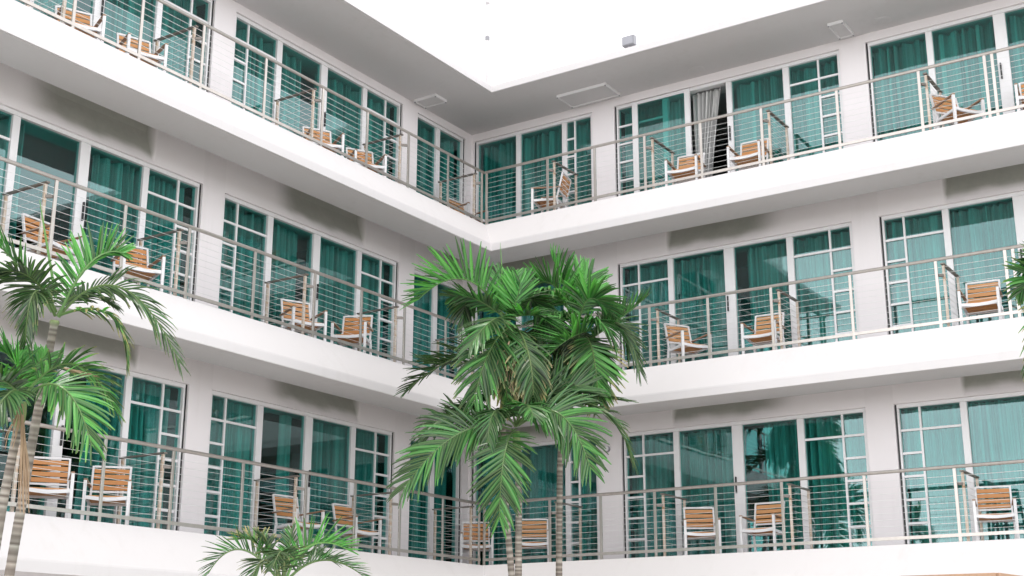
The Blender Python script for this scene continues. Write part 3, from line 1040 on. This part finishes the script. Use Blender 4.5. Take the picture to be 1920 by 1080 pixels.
PALMS = [{"name": "palm_tree", "label": "slender palm of the central clump, crown up left with a long arching frond", "base": [3.067, 2.639, -8.6], "trunk": [[3.067, 2.639, -8.6], [3.273, 2.593, -5.855], [3.381, 2.569, -4.991], [3.56, 2.617, -3.803], [3.764, 2.842, -2.473]], "fronds": [{"p": [[3.792, 2.8, -2.473], [4.368, 2.558, -2.006], [4.75, 2.072, -2.302]], "L": 0.58, "vee": 52, "droop": 0.25, "dry": 0, "light": 0.85, "n": 36, "w": 0.045},
 {"p": [[3.772, 2.83, -2.473], [3.607, 2.72, -2.058], [3.321, 2.575, -1.72]], "L": 0.42, "vee": 35, "droop": 0.2, "dry": 0, "light": 0.75, "n": 36, "w": 0.045},
 {"p": [[3.772, 2.83, -2.473], [3.922, 3.083, -2.263], [4.027, 3.211, -2.072]], "L": 0.4, "vee": 35, "droop": 0.2, "dry": 0, "light": 0.8, "n": 36, "w": 0.045},
 {"p": [[3.658, 2.971, -2.543], [4.288, 2.965, -2.929], [4.295, 2.664, -3.681]], "L": 0.62, "vee": -8, "droop": 0.6, "dry": 0.12, "light": 0.6, "n": 36, "w": 0.045, "face": [0.839, 0.544, 0.0]},
 {"p": [[3.779, 2.835, -2.438], [3.781, 2.289, -2.041], [3.623, 2.001, -2.368]], "L": 0.42, "vee": -15, "droop": 1.0, "dry": 0, "light": 0.3, "n": 36, "w": 0.045},
 {"p": [[3.772, 2.83, -2.473], [4.132, 2.596, -2.238], [4.266, 2.26, -2.173]], "L": 0.36, "vee": 10, "droop": 0.5, "dry": 0, "light": 0.5, "n": 36, "w": 0.045},
 {"p": [[3.713, 2.792, -2.752], [3.839, 2.0, -2.913], [3.977, 1.337, -3.293]], "L": 0.45, "vee": 35, "droop": 0.6, "dry": 0, "light": 0.15, "n": 36, "w": 0.045},
 {"p": [[3.591, 2.624, -2.705], [3.584, 1.999, -2.924], [3.788, 1.413, -2.829]], "L": 0.42, "vee": 25, "droop": 0.5, "dry": 0, "light": 0.25, "n": 20, "w": 0.045},
 {"p": [[3.791, 2.929, -2.602], [4.168, 3.044, -3.165], [3.928, 3.004, -3.742]], "L": 0.38, "vee": -15, "droop": 1.1, "dry": 0.6, "light": 0.6, "n": 36, "w": 0.045},
 {"p": [[3.778, 2.964, -2.568], [4.102, 3.382, -3.053], [3.966, 3.375, -3.591]], "L": 0.45, "vee": -10, "droop": 1.0, "dry": 0.3, "light": 0.3, "n": 36, "w": 0.045},
 {"p": [[3.752, 2.86, -2.473], [3.496, 3.04, -2.142], [3.218, 3.122, -2.469]], "L": 0.42, "vee": -5, "droop": 0.8, "dry": 0, "light": 0.35, "n": 36, "w": 0.045},
 {"p": [[3.744, 2.855, -2.508], [4.272, 2.952, -2.6], [4.618, 2.815, -3.011]], "L": 0.5, "vee": 0, "droop": 0.7, "dry": 0.05, "light": 0.5, "n": 36, "w": 0.045},
 {"p": [[3.644, 2.815, -2.518], [3.369, 2.784, -2.681], [3.165, 2.739, -3.086]], "L": 0.45, "vee": -10, "droop": 0.9, "dry": 0.1, "light": 0.05, "n": 36, "w": 0.045},
 {"p": [[3.671, 2.807, -2.448], [3.894, 3.208, -2.481], [3.791, 3.518, -2.576]], "L": 0.42, "vee": 25, "droop": 0.5, "dry": 0, "light": 0.6, "n": 36, "w": 0.045}], "r0": 0.048, "r1": 0.036, "ring": 0.075, "shaft": 0.45, "spears": [[[3.831, 2.826, -2.3], [4.065, 2.919, -1.472]]], "strands": [[[4.179, 3.143, -2.895], [4.234, 3.015, -3.457], 14, 0.05], [[4.127, 3.192, -2.962], [4.197, 3.197, -3.611], 10, 0.05]], "group": "palms growing in the courtyard"},
 {"name": "palm_tree", "label": "palm of the central clump with the highest crown, leaning to the right", "base": [2.201, 2.632, -8.6], "trunk": [[2.201, 2.632, -8.6], [2.345, 2.753, -5.81], [2.491, 2.876, -4.115], [2.577, 3.042, -3.242], [2.665, 3.289, -2.373]], "fronds": [{"p": [[2.676, 3.269, -2.373], [2.769, 3.174, -1.875], [2.899, 3.029, -1.405]], "L": 0.46, "vee": 40, "droop": 0.2, "dry": 0, "light": 0.85, "n": 36, "w": 0.045},
 {"p": [[2.676, 3.287, -2.337], [2.499, 3.206, -1.903], [2.23, 3.268, -1.521]], "L": 0.52, "vee": 30, "droop": 0.2, "dry": 0, "light": 0.9, "n": 36, "w": 0.045},
 {"p": [[2.746, 3.226, -2.228], [3.143, 3.122, -1.941], [3.373, 2.866, -2.102]], "L": 0.42, "vee": -20, "droop": 1.2, "dry": 0.12, "light": 0.85, "n": 36, "w": 0.045},
 {"p": [[2.746, 3.226, -2.228], [2.92, 2.986, -1.765], [3.051, 2.677, -1.952]], "L": 0.42, "vee": 30, "droop": 0.3, "dry": 0, "light": 0.65, "n": 36, "w": 0.045},
 {"p": [[2.657, 3.301, -2.373], [2.83, 3.579, -2.068], [2.654, 3.789, -2.251]], "L": 0.52, "vee": 10, "droop": 0.6, "dry": 0, "light": 0.7, "n": 36, "w": 0.045},
 {"p": [[2.649, 3.296, -2.409], [2.795, 3.68, -2.38], [2.627, 3.832, -2.668]], "L": 0.5, "vee": 0, "droop": 0.8, "dry": 0, "light": 0.5, "n": 36, "w": 0.045},
 {"p": [[2.555, 3.368, -2.592], [2.423, 3.726, -2.352], [2.207, 4.109, -2.003]], "L": 0.38, "vee": 35, "droop": 0.2, "dry": 0, "light": 0.5, "n": 36, "w": 0.045},
 {"p": [[2.529, 3.484, -2.448], [3.194, 3.445, -2.703], [3.508, 3.137, -3.124]], "L": 0.6, "vee": 50, "droop": 0.2, "dry": 0, "light": 0.8, "n": 36, "w": 0.045},
 {"p": [[2.533, 3.442, -2.52], [2.302, 3.744, -2.328], [1.945, 3.874, -2.959]], "L": 0.52, "vee": 0, "droop": 0.5, "dry": 0, "light": 0.15, "n": 36, "w": 0.045, "face": [0.868, 0.496, 0.0]},
 {"p": [[2.589, 3.346, -2.519], [2.732, 3.569, -2.821], [2.577, 3.552, -3.486]], "L": 0.55, "vee": 5, "droop": 0.4, "dry": 0.4, "light": 0.65, "n": 36, "w": 0.045, "face": [0.519, 0.301, 0.0]},
 {"p": [[2.566, 3.247, -2.385], [2.511, 2.992, -2.688], [2.353, 2.801, -3.292]], "L": 0.5, "vee": -15, "droop": 1.0, "dry": 0.05, "light": 0.1, "n": 36, "w": 0.045},
 {"p": [[2.566, 3.247, -2.385], [2.765, 3.36, -2.71], [2.684, 3.244, -3.284]], "L": 0.5, "vee": -15, "droop": 1.0, "dry": 0.1, "light": 0.1, "n": 36, "w": 0.045},
 {"p": [[2.6, 3.207, -2.348], [2.473, 2.707, -2.171], [2.353, 2.356, -2.495]], "L": 0.5, "vee": -5, "droop": 0.9, "dry": 0, "light": 0.15, "n": 36, "w": 0.045},
 {"p": [[2.582, 3.231, -2.363], [2.619, 2.882, -2.54], [2.503, 2.629, -3.106]], "L": 0.5, "vee": -10, "droop": 0.9, "dry": 0.05, "light": 0.0, "n": 36, "w": 0.045},
 {"p": [[2.487, 3.202, -2.338], [2.25, 3.278, -2.595], [1.982, 3.38, -2.945]], "L": 0.45, "vee": 0, "droop": 0.7, "dry": 0.05, "light": 0.1, "n": 36, "w": 0.045},
 {"p": [[2.767, 3.323, -2.362], [3.079, 3.253, -2.268], [3.272, 3.07, -2.398]], "L": 0.36, "vee": -10, "droop": 1.0, "dry": 0.05, "light": 0.75, "n": 36, "w": 0.045}], "r0": 0.05, "r1": 0.036, "ring": 0.07, "shaft": 0.5, "spears": [], "strands": [], "group": "palms growing in the courtyard"},
 {"name": "palm_tree", "label": "lowest palm of the central clump with one frond hanging straight down in front", "base": [3.52, 2.84, -8.6], "trunk": [[3.52, 2.84, -8.6], [3.645, 2.935, -5.888], [3.727, 2.997, -4.824], [3.848, 3.035, -4.015]], "fronds": [{"p": [[3.859, 3.017, -4.015], [4.419, 2.537, -4.079], [4.755, 1.908, -4.784]], "L": 0.62, "vee": 8, "droop": 0.55, "dry": 0, "light": 0.5, "n": 38, "w": 0.045, "face": [1.088, 0.711, 0.0]},
 {"p": [[3.804, 2.939, -3.943], [4.122, 2.174, -3.773], [4.216, 1.768, -4.149]], "L": 0.5, "vee": 5, "droop": 0.6, "dry": 0, "light": 0.25, "n": 36, "w": 0.045, "face": [0.836, 0.549, 0.0]},
 {"p": [[3.852, 3.037, -3.988], [4.384, 3.208, -4.408], [4.291, 3.069, -5.189]], "L": 0.55, "vee": 2, "droop": 0.35, "dry": 0, "light": 0.5, "n": 36, "w": 0.045},
 {"p": [[3.856, 3.04, -3.96], [3.845, 3.67, -3.84], [3.532, 3.966, -4.552]], "L": 0.58, "vee": 0, "droop": 0.55, "dry": 0, "light": 0.55, "n": 38, "w": 0.045, "face": [1.089, 0.71, 0.0]},
 {"p": [[3.858, 3.041, -3.947], [3.439, 3.293, -3.493], [3.043, 3.623, -3.33]], "L": 0.66, "vee": 15, "droop": 0.3, "dry": 0, "light": 0.35, "n": 36, "w": 0.045, "face": [1.005, 0.655, 0.0]},
 {"p": [[3.677, 2.957, -3.911], [2.788, 3.571, -3.545], [2.236, 3.884, -4.285]], "L": 0.46, "vee": 5, "droop": 0.5, "dry": 0.1, "light": 0.25, "n": 36, "w": 0.045, "face": [0.671, 0.436, 0.0]},
 {"p": [[3.707, 2.918, -3.891], [3.756, 2.393, -3.608], [3.863, 2.03, -3.718]], "L": 0.46, "vee": 10, "droop": 0.6, "dry": 0, "light": 0.05, "n": 36, "w": 0.045},
 {"p": [[3.861, 3.043, -3.926], [3.774, 2.936, -3.546], [3.557, 3.032, -3.193]], "L": 0.5, "vee": 25, "droop": 0.4, "dry": 0, "light": 0.25, "n": 36, "w": 0.045},
 {"p": [[3.861, 3.043, -3.926], [4.082, 3.326, -3.745], [4.254, 3.557, -3.934]], "L": 0.36, "vee": 5, "droop": 0.7, "dry": 0, "light": 0.5, "n": 36, "w": 0.045},
 {"p": [[3.696, 2.936, -3.891], [2.934, 3.152, -3.465], [2.307, 3.845, -3.451]], "L": 0.44, "vee": 20, "droop": 0.4, "dry": 0, "light": 0.05, "n": 36, "w": 0.045},
 {"p": [[3.863, 3.028, -3.96], [4.278, 3.004, -3.812], [4.438, 2.992, -4.247]], "L": 0.4, "vee": -5, "droop": 0.8, "dry": 0, "light": 0.4, "n": 36, "w": 0.045},
 {"p": [[3.776, 2.988, -3.922], [3.784, 2.756, -3.492], [3.756, 2.435, -3.488]], "L": 0.42, "vee": 20, "droop": 0.5, "dry": 0, "light": 0.1, "n": 36, "w": 0.045},
 {"p": [[3.776, 2.988, -3.922], [3.712, 3.214, -3.566], [3.449, 3.465, -3.513]], "L": 0.5, "vee": 35, "droop": 0.3, "dry": 0, "light": 0.3, "n": 36, "w": 0.045}], "r0": 0.048, "r1": 0.04, "ring": 0.055, "shaft": 0.35, "spears": [], "strands": [], "group": "palms growing in the courtyard"},
 {"name": "palm_tree", "label": "tall palm at the left edge with a crown against the middle balcony", "base": [10.831, 2.171, -8.6], "trunk": [[10.831, 2.171, -8.6], [10.82, 2.329, -6.262], [10.815, 2.401, -5.623], [10.831, 2.474, -5.114], [10.869, 2.638, -4.296], [10.89, 2.704, -4.016]], "fronds": [{"p": [[10.871, 2.727, -3.99], [10.779, 2.965, -3.502], [10.525, 3.092, -3.356]], "L": 0.361, "vee": 48, "droop": 0.2, "dry": 0, "light": 0.85, "n": 36, "w": 0.032},
 {"p": [[10.899, 2.719, -3.946], [11.282, 2.773, -3.702], [11.573, 2.668, -3.781]], "L": 0.43, "vee": 0, "droop": 0.6, "dry": 0, "light": 0.08, "n": 36, "w": 0.032},
 {"p": [[10.807, 2.545, -3.9], [11.107, 2.342, -3.462], [11.321, 2.15, -3.232]], "L": 0.361, "vee": 20, "droop": 0.4, "dry": 0, "light": 0.6, "n": 36, "w": 0.032},
 {"p": [[10.867, 2.734, -3.975], [10.516, 3.109, -3.692], [9.992, 3.361, -4.316]], "L": 0.413, "vee": 5, "droop": 0.6, "dry": 0.12, "light": 0.2, "n": 36, "w": 0.032, "face": [0.304, 0.397, 0.0]},
 {"p": [[10.874, 2.728, -3.976], [10.665, 3.155, -3.982], [10.451, 3.203, -4.408]], "L": 0.292, "vee": 0, "droop": 0.8, "dry": 0.5, "light": 0.6, "n": 36, "w": 0.032},
 {"p": [[10.957, 2.786, -4.003], [11.305, 2.948, -3.894], [11.274, 2.844, -4.309]], "L": 0.31, "vee": -10, "droop": 0.9, "dry": 0.15, "light": 0.25, "n": 36, "w": 0.032},
 {"p": [[10.822, 2.646, -3.953], [10.597, 2.641, -3.699], [10.291, 2.739, -3.745]], "L": 0.31, "vee": 5, "droop": 0.7, "dry": 0, "light": 0.15, "n": 36, "w": 0.032}], "r0": 0.05, "r1": 0.034, "ring": 0.05, "shaft": 0.06, "spears": [[[10.926, 2.736, -3.831], [11.251, 2.801, -3.006]]], "strands": [], "group": "palms growing in the courtyard"},
 {"name": "palm_tree", "label": "shorter palm at the left edge with brown dry fibres hanging from its crown", "base": [11.279, 2.557, -8.6], "trunk": [[11.279, 2.557, -8.6], [11.291, 2.761, -5.936], [11.294, 2.814, -5.521], [11.292, 2.886, -5.124], [11.309, 2.934, -4.846]], "fronds": [{"p": [[11.313, 2.935, -4.828], [11.363, 2.852, -4.505], [11.485, 2.669, -4.399]], "L": 0.352, "vee": 25, "droop": 0.3, "dry": 0, "light": 0.85, "n": 36, "w": 0.032},
 {"p": [[11.307, 2.941, -4.819], [11.058, 3.208, -4.51], [10.704, 3.4, -4.879]], "L": 0.334, "vee": 10, "droop": 0.6, "dry": 0.25, "light": 0.75, "n": 36, "w": 0.032},
 {"p": [[11.299, 2.945, -4.827], [11.254, 3.374, -4.776], [10.994, 3.479, -5.23]], "L": 0.405, "vee": 0, "droop": 0.5, "dry": 0.08, "light": 0.65, "n": 34, "w": 0.032, "face": [0.533, 0.725, 0.0]},
 {"p": [[11.319, 2.93, -4.829], [11.598, 3.006, -4.723], [11.795, 2.956, -4.876]], "L": 0.352, "vee": 10, "droop": 0.5, "dry": 0, "light": 0.5, "n": 36, "w": 0.032},
 {"p": [[11.314, 2.936, -4.819], [11.125, 2.76, -4.552], [10.944, 2.692, -4.357]], "L": 0.282, "vee": 20, "droop": 0.4, "dry": 0, "light": 0.8, "n": 36, "w": 0.032},
 {"p": [[11.371, 3.014, -4.846], [11.627, 3.204, -4.853], [11.77, 3.17, -5.112]], "L": 0.299, "vee": -10, "droop": 0.8, "dry": 0, "light": 0.3, "n": 36, "w": 0.032}], "r0": 0.05, "r1": 0.034, "ring": 0.05, "shaft": 0.25, "spears": [], "strands": [[[11.368, 3.009, -4.877], [11.258, 3.055, -5.775], 16, 0.022], [[11.161, 3.241, -4.57], [10.964, 3.383, -4.62], 16, 0.04], [[11.374, 3.008, -4.864], [11.447, 2.997, -5.267], 6, 0.03]], "group": "palms growing in the courtyard"},
 {"name": "small_palm", "label": "small palm at the bottom of the photo in front of the lowest balcony slab", "base": [9.026, 3.966, -8.6], "trunk": [[9.026, 3.966, -8.6], [9.129, 3.966, -6.391], [9.14, 3.966, -6.25]], "fronds": [{"p": [[9.155, 3.949, -6.26], [9.42, 3.703, -5.974], [9.605, 3.495, -6.194]], "L": 0.27, "vee": 40, "droop": 0.25, "dry": 0.15, "light": 0.55, "n": 24, "w": 0.023},
 {"p": [[9.155, 3.949, -6.26], [9.16, 3.688, -5.925], [9.24, 3.471, -5.862]], "L": 0.243, "vee": 30, "droop": 0.3, "dry": 0.8, "light": 0.5, "n": 22, "w": 0.023},
 {"p": [[9.139, 3.966, -6.259], [9.052, 3.945, -5.958], [8.984, 3.897, -5.766]], "L": 0.144, "vee": 25, "droop": 0.2, "dry": 0, "light": 0.5, "n": 14, "w": 0.023},
 {"p": [[9.123, 3.984, -6.259], [9.08, 4.215, -5.944], [8.852, 4.474, -5.968]], "L": 0.306, "vee": 45, "droop": 0.2, "dry": 0, "light": 0.95, "n": 24, "w": 0.023},
 {"p": [[9.123, 3.984, -6.259], [8.841, 4.17, -6.05], [8.581, 4.459, -6.199]], "L": 0.27, "vee": 35, "droop": 0.3, "dry": 0.15, "light": 0.5, "n": 24, "w": 0.023},
 {"p": [[9.146, 3.959, -6.26], [9.47, 4.071, -6.087], [9.622, 4.038, -6.278]], "L": 0.252, "vee": 5, "droop": 0.6, "dry": 0.2, "light": 0.15, "n": 24, "w": 0.023},
 {"p": [[9.139, 3.966, -6.259], [9.381, 4.174, -6.016], [9.572, 4.247, -6.156]], "L": 0.252, "vee": 5, "droop": 0.6, "dry": 0.2, "light": 0.05, "n": 24, "w": 0.023},
 {"p": [[9.139, 3.966, -6.259], [8.835, 3.882, -5.988], [8.55, 4.047, -6.035]], "L": 0.27, "vee": 20, "droop": 0.4, "dry": 0, "light": 0.3, "n": 24, "w": 0.023},
 {"p": [[9.139, 3.966, -6.259], [9.173, 3.815, -5.961], [9.154, 3.703, -5.858]], "L": 0.216, "vee": 15, "droop": 0.4, "dry": 0.3, "light": 0.1, "n": 24, "w": 0.023}], "r0": 0.05, "r1": 0.045, "ring": 0.05, "shaft": 0.15, "spears": [], "strands": []},
 {"name": "palm_tree", "label": "palm mostly outside the right edge with frond tips reaching in", "base": [4.902, 9.856, -8.6], "trunk": [[4.902, 9.856, -8.6], [5.04, 9.992, -6.212], [5.172, 10.122, -4.843], [5.354, 10.217, -3.874]], "fronds": [{"p": [[5.364, 10.198, -3.848], [5.492, 10.042, -3.465], [5.509, 9.819, -3.564]], "L": 0.34, "vee": 10, "droop": 0.5, "dry": 0.1, "light": 0.6, "n": 36, "w": 0.036},
 {"p": [[5.364, 10.198, -3.848], [5.433, 10.057, -3.295], [5.457, 9.853, -3.346]], "L": 0.3, "vee": 0, "droop": 0.4, "dry": 0.1, "light": 0.5, "n": 36, "w": 0.036},
 {"p": [[5.364, 10.198, -3.848], [5.539, 10.039, -3.684], [5.446, 9.778, -4.296]], "L": 0.36, "vee": -5, "droop": 0.6, "dry": 0.35, "light": 0.6, "n": 36, "w": 0.036},
 {"p": [[5.364, 10.198, -3.848], [5.385, 10.587, -3.526], [5.241, 10.876, -3.943]], "L": 0.4, "vee": 10, "droop": 0.5, "dry": 0, "light": 0.5, "n": 36, "w": 0.036},
 {"p": [[5.364, 10.198, -3.848], [5.183, 10.244, -3.315], [4.959, 10.337, -2.948]], "L": 0.4, "vee": 10, "droop": 0.5, "dry": 0, "light": 0.5, "n": 36, "w": 0.036},
 {"p": [[5.364, 10.198, -3.848], [5.621, 10.498, -3.873], [5.591, 10.565, -4.419]], "L": 0.4, "vee": 0, "droop": 0.6, "dry": 0, "light": 0.4, "n": 36, "w": 0.036},
 {"p": [[5.364, 10.198, -3.848], [5.067, 10.058, -3.469], [4.699, 9.805, -3.452]], "L": 0.4, "vee": 0, "droop": 0.6, "dry": 0, "light": 0.4, "n": 36, "w": 0.036}], "r0": 0.05, "r1": 0.036, "ring": 0.06, "shaft": 0.3, "spears": [], "strands": [], "group": "palms growing in the courtyard"}]
fseed = 100
for pd in PALMS:
    base = Vector(pd['base'])
    root = empty(pd['name'], base)
    tag(root, pd['label'], "palm" if pd['name'] == "palm_tree" else "plant", pd.get('group'))
    # trunk
    tp = [Vector(p)-base for p in pd['trunk']]
    dense, cols, rads = [], [], []
    tot = sum((b-a).length for a, b in zip(tp[:-1], tp[1:]))
    step = 0.022
    # smooth polyline
    def at(s):
        acc = 0
        for a, b in zip(tp[:-1], tp[1:]):
            l = (b-a).length
            if acc+l >= s or b is tp[-1]:
                return a.lerp(b, min(1, (s-acc)/l))
            acc += l
    N = int(tot/step)
    raw = [at(tot*i/N) for i in range(N+1)]
    win = 14
    rnd = random.Random(fseed)
    nxt, ringat = 0.04, []
    s = 0
    while s < tot:
        ringat.append(s); s += pd['ring']*rnd.uniform(.7, 1.35)
    for i in range(N+1):
        lo, hi = max(0, i-win), min(N, i+win)
        k = min(i-lo, hi-i)
        seg = raw[i-k:i+k+1]
        p = sum(seg, Vector())/len(seg)
        s = tot*i/N                    # 0 = ground
        f = s/tot
        near = min(abs(s-r) for r in ringat)
        ring = max(0, 1-near/(pd["ring"]*0.42))**0.6
        green = smooth(tot-pd['shaft'], tot-pd['shaft']+.05, s)
        rad = pd['r0']*(1-f)+pd['r1']*f
        rad *= 1 + 0.05*ring + 0.02*math.sin(s*7) + 0.35*green*math.sin(min(1, max(0, (tot-s)/pd['shaft']))*math.pi)
        dense.append(p); rads.append(rad); cols.append((ring*.85*(1-green), green*.8, 0))
    mb = MB(); mb.tube(dense, rads, 14, cols=cols)
    mb.build("trunk", M['trunk'], root, smooth=True, color=True)
    for fd in pd['fronds']:
        fseed += 1
        pts = [Vector(p)-base for p in fd['p']]
        mb = frond_mesh(pts, fd['L'], fd['vee'], fd['droop'], fd['dry'], fd['light'], fseed, fd.get('n', 30), fd.get('w', 0.045)*1.15, fd.get('face', (0, 0, 0)))
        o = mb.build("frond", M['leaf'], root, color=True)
        if fd['dry'] > .4: o["label"] = "yellowed frond with dry brown leaflet tips"
    for sp in pd.get('spears', []):
        mb = MB()
        a, b = Vector(sp[0])-base, Vector(sp[1])-base
        mb.tube([a, a.lerp(b, .4), a.lerp(b, .8), b], [.013, .012, .007, .002], 6, cols=[(.9, 0, .5)]*4)
        mb.build("spear_leaf", M['leaf'], root, color=True)
    if pd.get('strands'):
        mb = MB()
        for (a, b, n, spd) in pd['strands']:
            strands(mb, Vector(a)-base, Vector(b)-base, n, spd, fseed+5)
        mb.build("dry_flower_stalk", M['fibre'], root)
